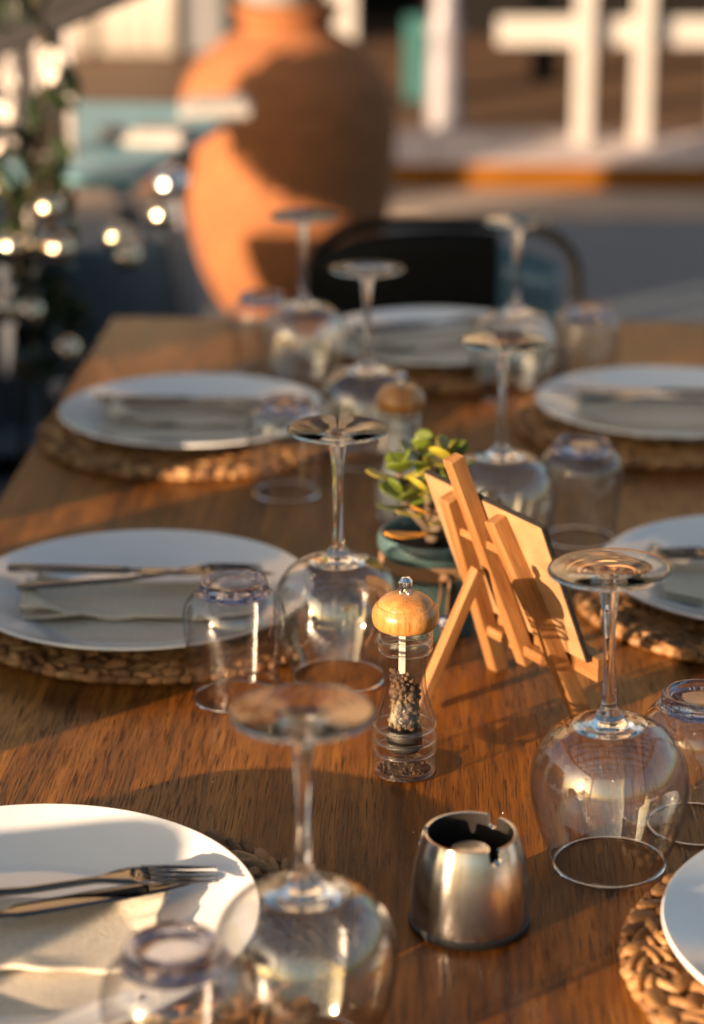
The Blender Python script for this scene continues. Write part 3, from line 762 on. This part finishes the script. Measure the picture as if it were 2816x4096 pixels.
# ------------------------------------------------------------------ terracotta urn
un = thing('terracotta_urn', (-.405, 6.08, 0), 0, 'large round bellied terracotta urn standing beyond the table, half in shadow', 'urn')
urn_p = spline([(0, .0), (.13, .0), (.185, .03), (.250, .16), (.286, .33), (.297, .47), (.298, .56), (.275, .655), (.212, .735), (.150, .775), (.128, .79), (.124, .805), (.135, .822), (.146, .835), (.148, .850), (.140, .857), (.120, .857), (.112, .84), (.112, .76)], 6)
MB().lathe(urn_p, 96).build('body', M['terra'], un)
hd = MB()
hd.build
bw = MB().lathe(spline([(0, .0), (.07, .0), (.10, .012), (.155, .075), (.165, .10), (.158, .102), (.145, .085), (.09, .022), (0, .015)], 5), 64).build('ceramic_bowl', M['whitecer'], None, loc=(-.415, 6.08, .856))
tag(bw, 'white ceramic bowl sitting on the mouth of the terracotta urn', 'bowl')

# ------------------------------------------------------------------ pale blue table beyond, on the left, and grey chairs at it
bt = thing('blue_table', (0, 0, 0), 0, 'pale blue table left of the urn with sun glints on its top', 'table')
c4 = [(-.42, 4.86), (-1.25, 4.90), (-1.12, 3.92), (-.50, 3.95)]
c4 = [(-.42, 4.86), (-1.45, 4.92), (-1.25, 3.86), (-.535, 3.90)]
MB().add([(x, y, .75) for x, y in c4]+[(x, y, .728) for x, y in c4], [(0, 1, 2, 3), (7, 6, 5, 4)]+[(i, 4+i, 4+(i+1) % 4, (i+1) % 4) for i in range(4)]).build('tabletop', M['bluetop'], bt, smooth=False)
for (x0, y0), (x1, y1) in (((-.58, 4.02), (-.50, 4.7)), ((-.52, 4.70), (-.60, 4.0)), ((-1.2, 4.02), (-1.3, 4.7)), ((-1.3, 4.70), (-1.2, 4.0))):
    MB().beam((x0, y0, .722), (x1, y1, 0), .03, .03).build('leg', M['greymetal'], bt, smooth=False)
def grey_chair(loc, rz, label):
    g = thing('folding_chair', loc, rz, label, 'chair', 'grey folding chairs by the blue table')
    MB().box((0, .02, .46), (.40, .38, .02), bev=.006).build('seat', M['greycloth'], g, smooth=False)
    for s in (-1, 1):
        MB().beam((s*.19+.10, -.26, .0), (s*.19-.02, -.20, .765), .036, .045, bev=.005).build('leg', M['lilac'], g, smooth=False)
        MB().beam((s*.18, .20, .0), (s*.18, .16, .46), .022, .03, bev=.004).build('leg', M['greymetal'], g, smooth=False)
        MB().ell((s*.19-.02, -.20, .790), (.030, .030, .030), None, 24, 16).build('glint_finial', M['chrome'], g)  # chrome balls added on the legs to catch sun glints
    MB().grid(lambda u, v: (-.20+.36*u+.06*(1-v), -.205-.01*math.sin(u*3.14)-.02*(1-v), .50+.20*v-.015*math.sin(u*3.14)*v), 16, 6, thick=.008).build('backrest', M['bluegrey'], g)
    return g
gc = grey_chair((-.60, 3.78, 0), 0, 'grey folding chair at the corner of the blue table, nearest the urn')
dup(gc, (-1.05, 3.70, 0), R(12), 'grey folding chair at the blue table, half hidden behind the climbing plant')
for k, (x, y, a, w_, d_) in enumerate(((-.465, 4.70, .1, .15, .16), (-.535, 4.28, -.15, .13, .12), (-.63, 4.30, .5, .05, .06))):  # white pads added in place of sun glints on the blue top
    o = MB().box((0, 0, .012), (w_, d_, .022), bev=.006).box((.004, .003, .028), (w_*.8, d_*.85, .010), bev=.004).build('glint_pad', M['white'], None, smooth=False, loc=(x, y, .7502)); o.rotation_euler[2] = a
    tag(o, ('white pad standing in for a sun glint at the right corner of the blue table', 'white pad standing in for a sun glint near the front edge of the blue table', 'smallest white pad standing in for a sun glint, in the middle of the blue table')[k], 'napkin', 'white pads standing in for sun glints on the blue table')

# chair wrapped in grey cloth, left edge
dc = thing('covered_chair', (-.80, 2.84, 0), R(-70), 'chair under a loose grey canvas cover at the left edge of the picture', 'chair')
def cover(u, v):
    a = u*2*math.pi; hx = .235; hy = .07
    e = .35
    x = math.copysign(abs(math.cos(a))**e, math.cos(a))*(hx+(1-v)*.05); y = math.copysign(abs(math.sin(a))**e, math.sin(a))*(hy+(1-v)*.04)
    z = .02+.93*v
    f = 1+.06*math.sin(a*9)*(1-v)
    return (x*f, y*f, z-.03*abs(x/hx)**3*v)
MB().grid(cover, 72, 16, thick=.004).build('back_cover', M['greycloth'], dc)
MB().box((0, 0, .952), (.44, .13, .03), bev=.014).build('top_cover', M['greycloth'], dc)
MB().grid(lambda u, v: (-.24+.48*u+.01*math.sin(v*9), .07+.40*min(1, v*2) if v < .5 else .47+.03*math.sin(u*20), .50 if v < .5 else .50-.48*(v-.5)*2), 30, 16, thick=.004).build('seat_cover', M['greycloth'], dc)

for loc_, rz_, sc_, lb_ in (((-.70, 3.50, 0), R(-80), .80, 'low covered chair behind the climbing plant, nearest the blue table'), ((-1.05, 3.25, 0), R(-75), .92, 'covered chair between the left edge covered chair and the blue table')):
    q_ = dup(dc, loc_, rz_, lb_); q_.scale = (sc_, sc_, sc_)
dc['group'] = 'chairs under grey canvas covers'
for q_ in [o for o in COL.objects if o.name.startswith('covered_chair.')]: q_['group'] = dc['group']

dc.scale = (1, 1, .85)

# ------------------------------------------------------------------ climbing plant at the left, leaves, and white blossoms added for the bright spots
cp = thing('leafy_climber', (-.575, 3.12, 0), 0, 'dark leaved climbing plant with white blossoms added for glints, at the left of the table', 'plant')
rnd = random.Random(21); lv = MB(); stm = MB(); fl = MB()
paths = [[(0, 0, 0), (.02, .0, .4), (-.02, .02, .75), (.03, 0, 1.05), (-.02, 0, 1.35)], [(0, .02, 0), (.05, .02, .35), (.045, 0, .62), (.02, .02, .85), (.04, 0, 1.0)], [(0, 0, 0), (-.04, 0, .4), (.0, -.02, .7), (-.07, 0, 1.0), (-.04, 0, 1.4)]]
for pth in paths:
    stm.tube(pth, [.008, .007, .006, .005, .003], 6)
    for k in range(50):
        t = .38+rnd.random()*.55; f = t*(len(pth)-1); i = min(int(f), len(pth)-2); f -= i
        p = Vector(pth[i]).lerp(Vector(pth[i+1]), f)+Vector((rnd.gauss(0, .017), rnd.gauss(0, .03), rnd.gauss(0, .02)))
        L_ = .020+.022*rnd.random(); mt = Euler((rnd.random()*6.28, rnd.random()*6.28, rnd.random()*6.28)).to_matrix()
        w_ = L_*.38
        pts = [(-L_, 0, 0), (-L_*.4, w_*.8, .002), (L_*.3, w_, .003), (L_, 0, 0), (L_*.3, -w_, .003), (-L_*.4, -w_*.8, .002), (0, 0, -.003)]
        lv.add([mt @ Vector(q)+p for q in pts], [(6, i2, (i2+1) % 6) for i2 in range(6)], 0)
def glint_blossom(p, r):
    mt = Euler((rnd.random()*1.2-.6, rnd.random()*1.2-.6, rnd.random()*6)).to_matrix()
    for k in range(5):
        a = k*2*math.pi/5; fl.ell(mt @ Vector((math.cos(a)*r*.6, -.002, math.sin(a)*r*.6))+p, (r*.5, r*.16, r*.5), mt @ Matrix.Rotation(-a, 3, 'Y'), 8, 6)
for dx, dz, n_, sp in ((-.03, 1.01, 5, .035), (.04, 1.035, 3, .03), (-.05, .92, 4, .03), (.02, .80, 2, .03)):
    for k in range(n_): glint_blossom(Vector((dx+rnd.gauss(0, sp*.6), -.03+rnd.gauss(0, .02), dz+rnd.gauss(0, sp))), .013+.006*rnd.random())
stm.build('stem', M['stemb'], cp); lv.build('foliage', M['leafd'], cp, smooth=False); fl.build('glint_blossom', M['glint_petal'], cp)
yl = thing('potted_shrub', (-.62, 2.6, 0), 0, 'shrub with yellow green leaves poking in at the top left corner', 'plant')
m = MB()
for k in range(60):
    mt = Euler((rnd.random()*6, rnd.random()*6, rnd.random()*6)).to_matrix()
    m.ell((rnd.gauss(0.045, .025), rnd.gauss(0, .04), 1.165+rnd.gauss(0, .03)), (.028, .014, .002), mt, 8, 6)
m.build('foliage', M['leafl'], yl); MB().tube([(0, 0, .28), (.01, 0, .8), (0, 0, 1.2)], .01).build('stem', M['stemb'], yl)
MB().lathe([(0, 0), (.11, 0), (.15, .28), (.16, .30), (.13, .30), (0, .27)], 32).build('pot', M['terra'], yl)

gl = thing('glint_garland', (-.575, 3.06, 0), 0, 'string of shiny balls added to stand in for sun glints among the leaves of the climber', 'glint_string')  # shiny balls added to stand in for sun glints on leaves
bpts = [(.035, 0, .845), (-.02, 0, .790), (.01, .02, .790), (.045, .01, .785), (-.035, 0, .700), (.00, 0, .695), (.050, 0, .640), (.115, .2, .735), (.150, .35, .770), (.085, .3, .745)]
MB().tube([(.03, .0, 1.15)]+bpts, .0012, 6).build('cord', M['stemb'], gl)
for p_ in bpts: MB().ell(p_, (.021, .021, .021), None, 24, 16).build('glint_ball', M['chromew'], gl)

# dark canvas slung across the top left corner
sl = thing('canvas_awning', (-.66, 3.35, 1.07), 0, 'charcoal canvas awning edge sloping across the top left corner', 'awning')
def aw(u, v):
    x = -.10+u*.60; z = -.030+.41*(x-.02); y = v*.12
    return (x, y, z+v*.32+.006*math.sin(u*25)*(1-v))
MB().grid(aw, 60, 8, thick=.006).build('canvas', M['darkcloth'], sl)
MB().tube([(-.10, 0, -.0792), (.50, 0, .1668)], .012, 10).build('hem', M['darkcloth'], sl)
MB().tube([(.50, 0, .17), (.52, .1, 1.60)], .008).build('cord', M['stemb'], sl)
MB().tube([(-.11, 0, -1.07), (-.11, 0, .5)], .015).build('pole', M['greymetal'], sl)
# white curtain behind the climber
cu = MB().grid(lambda u, v: (-.86+.245*u, 3.78+.02*math.sin(u*30), .80+v*.9), 60, 4, thick=.003).build('white_curtain', simple('white voile', (.34, .33, .34), .8))
tag(cu, 'white curtain hanging behind the climbing plant at the upper left', 'curtain')

# ------------------------------------------------------------------ beyond the road: railing, posts, building
rl = thing('white_railing', (0, 8.40, .10), 0, 'white wooden railing of two square posts and a top rail beyond the road', 'railing')
MB().box((.555, 0, .62), (.072, .07, 1.24), bev=.006).build('post', M['white'], rl, smooth=False)
MB().box((.775, 0, .62), (.072, .07, 1.24), bev=.006).build('post', M['white'], rl, smooth=False)
MB().box((.80, .062, .445), (1.14, .05, .105), bev=.006).build('rail', M['white'], rl, smooth=False)
bo_ = MB().lathe([(0, 0), (.075, 0), (.072, .05), (.066, .30), (.058, .40), (.072, .44), (.05, .50), (.045, .95), (0, .96)], 32).build('bollard', M['lilac'], None, loc=(.035, 8.78, .078))
tag(bo_, 'pale grey bollard standing left of the white railing', 'bollard')
wp = MB().box((0, 0, .6), (.12, .10, 1.2), bev=.006).build('white_post', M['white'], None, smooth=False, loc=(-.41, 9.3, .30)); 
wp.location = (-.40, 9.6, .078); tag(wp, 'white square post rising behind the mouth of the urn', 'post')
gp = MB().box((0, 0, .6), (.36, .10, 1.2), bev=.006).build('white_planter', M['white'], None, smooth=False, loc=(1.28, 8.9, .078))
gp.data.name = 'planter'; gp.name = 'white_pillar'; tag(gp, 'white pillar at the right edge behind the railing', 'pillar')
dp = MB().box((0, 0, .22), (.12, .09, .44), bev=.006).build('dark_box', M['darkin'], None, smooth=False, loc=(.50, 10.4, .126)); dp.name = 'dark_bin'
tag(dp, 'narrow black bin standing on the deck behind the left post of the railing', 'bin')
# building
bl = thing('shop_building', (0, 0, 0), 0, 'dark shopfront with teal trim across the deck', 'building')
MB().box((1.2, 13.6, 1.4), (7.2, .2, 2.8)).build('wall', M['darkin'], bl, smooth=False)
for x in (-.62, .9, 2.4): MB().box((x, 13.46, 1.4), (.16, .07, 2.8)).build('trim', M['teal'], bl, smooth=False)
MB().box((1.2, 13.45, .55), (7.2, .05, .07)).build('trim', M['teal'], bl, smooth=False)
lh = thing('plaster_building', (0, 0, 0), 0, 'grey plastered building with cream canvas blinds behind the blue table', 'building')
MB().box((-4.2, 11.75, 1.4), (6.0, .2, 2.8)).build('wall', M['wallgrey'], lh, smooth=False)
MB().box((-1.19, 11.55, 1.4), (.20, .15, 2.8)).build('column', M['wallgrey'], lh, smooth=False)
MB().box((-1.0, 11.6, 1.4), (.17, .1, 2.8)).build('column', M['teal'], lh, smooth=False)
def blind(x0, x1, zb, name='canvas_blind'):
    def fn(u, v): 
        x = x0+(x1-x0)*u; return (x, 11.42+.003*math.sin(u*26), zb+v*2.0)
    return MB().grid(fn, 40, 4, thick=.01).build(name, M['blind'], lh)
blind(-1.72, -1.33, .06); blind(-2.10, -1.76, .10); blind(-2.7, -2.14, .08); blind(-3.4, -2.76, .08)
tp = MB().box((0, 0, .20), (.10, .12, .40), bev=.006).build('teal_bin', M['teal'], None, smooth=False, loc=(-.085, 9.75, .078))
tag(tp, 'narrow teal bin standing on the deck right of the urn', 'bin')
bx = MB().box((0, 0, .35), (5.0, .5, .50), bev=.01).build('bench', M['darkin'], None, smooth=False, loc=(2.4, 12.6, .0)); bx.name = 'long_bench'
tag(bx, 'long dark bench in front of the dark shopfront', 'bench')

MB().box((1.2, 13.58, 6.3), (7.2, .24, 7.0)).build('upper_wall', M['cream'], bl, smooth=False)
for i in range(4):
    for j in range(2):
        MB().box((-1.5+i*1.8, 13.45, 4.3+j*2.8), (.8, .06, 1.4)).build('window', M['darkin'], bl, smooth=False)
MB().box((-4.2, 11.73, 5.4), (6.0, .24, 5.2)).build('upper_wall', M['cream'], lh, smooth=False)

# ------------------------------------------------------------------ unseen things added outside the picture to shape light and shade
def topiary(loc, hz, r, label):  # unseen round shrub, added to cast the curved shade on the urn
    g = thing('shade_topiary', loc, 0, label, 'shrub')
    rr = random.Random(4); m = MB()
    for k in range(900):
        v = Vector((rr.gauss(0, 1), rr.gauss(0, 1), rr.gauss(0, 1))).normalized()*r*(.75+.25*rr.random())
        mt = Euler((rr.random()*6, rr.random()*6, rr.random()*6)).to_matrix()
        m.add([mt @ Vector(q)+v+Vector((0, 0, hz)) for q in ((-.03, 0, 0), (0, .02, 0), (.03, 0, 0), (0, -.02, 0))], [(0, 1, 2, 3)])
    m.ell((0, 0, hz), (r*.85, r*.85, r*.85), None, 24, 16)
    m.build('crown', M['hedge'], g); MB().tube([(0, 0, .25), (0, 0, hz)], .015).build('trunk', M['stemb'], g)
    MB().lathe([(0, 0), (.15, 0), (.20, .50), (.17, .50), (0, .47)], 32).build('pot', M['terra'], g)
    return g
topiary((-1.42, 4.71, 0), .84, .23, 'unseen clipped ball on a thin trunk, added to shade the urn')
for x0, x1, lab in ((-3.55, -2.79, 'unseen low grey trough added to shade the kerb, farther from the urn'), (-2.07, -1.45, 'unseen low grey trough added to shade the kerb, nearer the urn')):
    t_ = thing('shade_trough', ((x0+x1)/2, 5.5, 0), 0, lab, 'planter', 'unseen low troughs added to shade the kerb')  # unseen trough, added and sized to shade part of the kerb
    MB().box((0, 0, .30), (x1-x0, .3, .60), bev=.01).build('trough', M['wallgrey'], t_, smooth=False)
    m = MB()
    for k in range(300):
        mt = Euler((rnd.random()*6, rnd.random()*6, rnd.random()*6)).to_matrix(); c_ = Vector(((rnd.random()-.5)*(x1-x0), (rnd.random()-.5)*.25, .62+.34*rnd.random()))
        m.add([mt @ Vector(q)+c_ for q in ((-.03, 0, 0), (0, .02, 0), (.03, 0, 0), (0, -.02, 0))], [(0, 1, 2, 3)])
    m.box((0, 0, .75), (x1-x0-.03, .24, .30)); m.build('foliage', M['hedge'], t_)

cn = thing('pergola', (0, 0, 0), 0, 'unseen dark wooden pergola with leafy slatted roof standing over the dining table', 'pergola')  # unseen roof, added to dim the sky overhead and in reflections
for k in range(11): MB().box((.1, -1.6+k*.48, 2.62), (3.9, .11, .05)).build('slat', M['pergola'], cn, smooth=False)
for x in (-1.68, 1.88): MB().box((x, .8, 2.54), (.08, 5.2, .11)).build('beam', M['pergola'], cn, smooth=False)
for x, y in ((-1.68, -1.70), (1.88, -1.70), (-1.68, 3.30), (1.88, 3.30)): MB().box((x, y, 1.243), (.08, .08, 2.484)).build('post', M['pergola'], cn, smooth=False)
vm = MB(); vr = random.Random(8)
for k in range(1300):
    cx_, cy_ = vr.choice([(-.9, .3), (.5, -.6), (1.0, 1.6), (-.4, 2.4), (-1.2, -1.0), (.2, .9)])
    mt = Euler((vr.random()*6, vr.random()*6, vr.random()*6)).to_matrix(); c_ = Vector((cx_+vr.gauss(0, .35), cy_+vr.gauss(0, .40), 2.70+abs(vr.gauss(0, .05))))
    vm.add([mt @ Vector(q)+c_ for q in ((-.05, 0, 0), (0, .04, 0), (.05, 0, 0), (0, -.04, 0))], [(0, 1, 2, 3)])
vm.build('vine_leaves', M['hedge'], cn, smooth=False)
def build_shade_chair(loc, top, wd, label):  # unseen chairs, added and sized for the shade they cast
    g = thing('shade_chair', loc, 0, label, 'chair', 'unseen canvas chairs added left of the table for shade')
    for sx in (-.02, .36):
        for sy in (-1, 1): MB().box((sx, sy*(wd/2-.02), .22), (.03, .03, .44)).build('leg', M['greymetal'], g, smooth=False)
    MB().box((.17, 0, .455), (.42, wd, .03), bev=.01).build('seat', M['greycloth'], g, smooth=False)
    MB().grid(lambda u, v: (-.02-.06*v+.02*math.sin(u*math.pi), (u-.5)*wd, .47+v*(top-.47-.02*math.cos(u*math.pi*2))), 16, 10, thick=.012).build('backrest', M['greycloth'], g)
    return g
build_shade_chair((-.70, 1.27, 0), 1.10, .52, 'unseen grey canvas chair added to shade the middle left plate')
build_shade_chair((-.70, 1.84, 0), 1.02, .44, 'unseen grey canvas chair added to shade the far left plate')
build_shade_chair((-.70, .69, 0), .90, .30, 'unseen low grey canvas chair added to shade the nearest left plate')
build_shade_chair((-.70, 2.45, 0), 1.05, .42, 'unseen grey canvas chair added at the far left corner to shade the black chair')
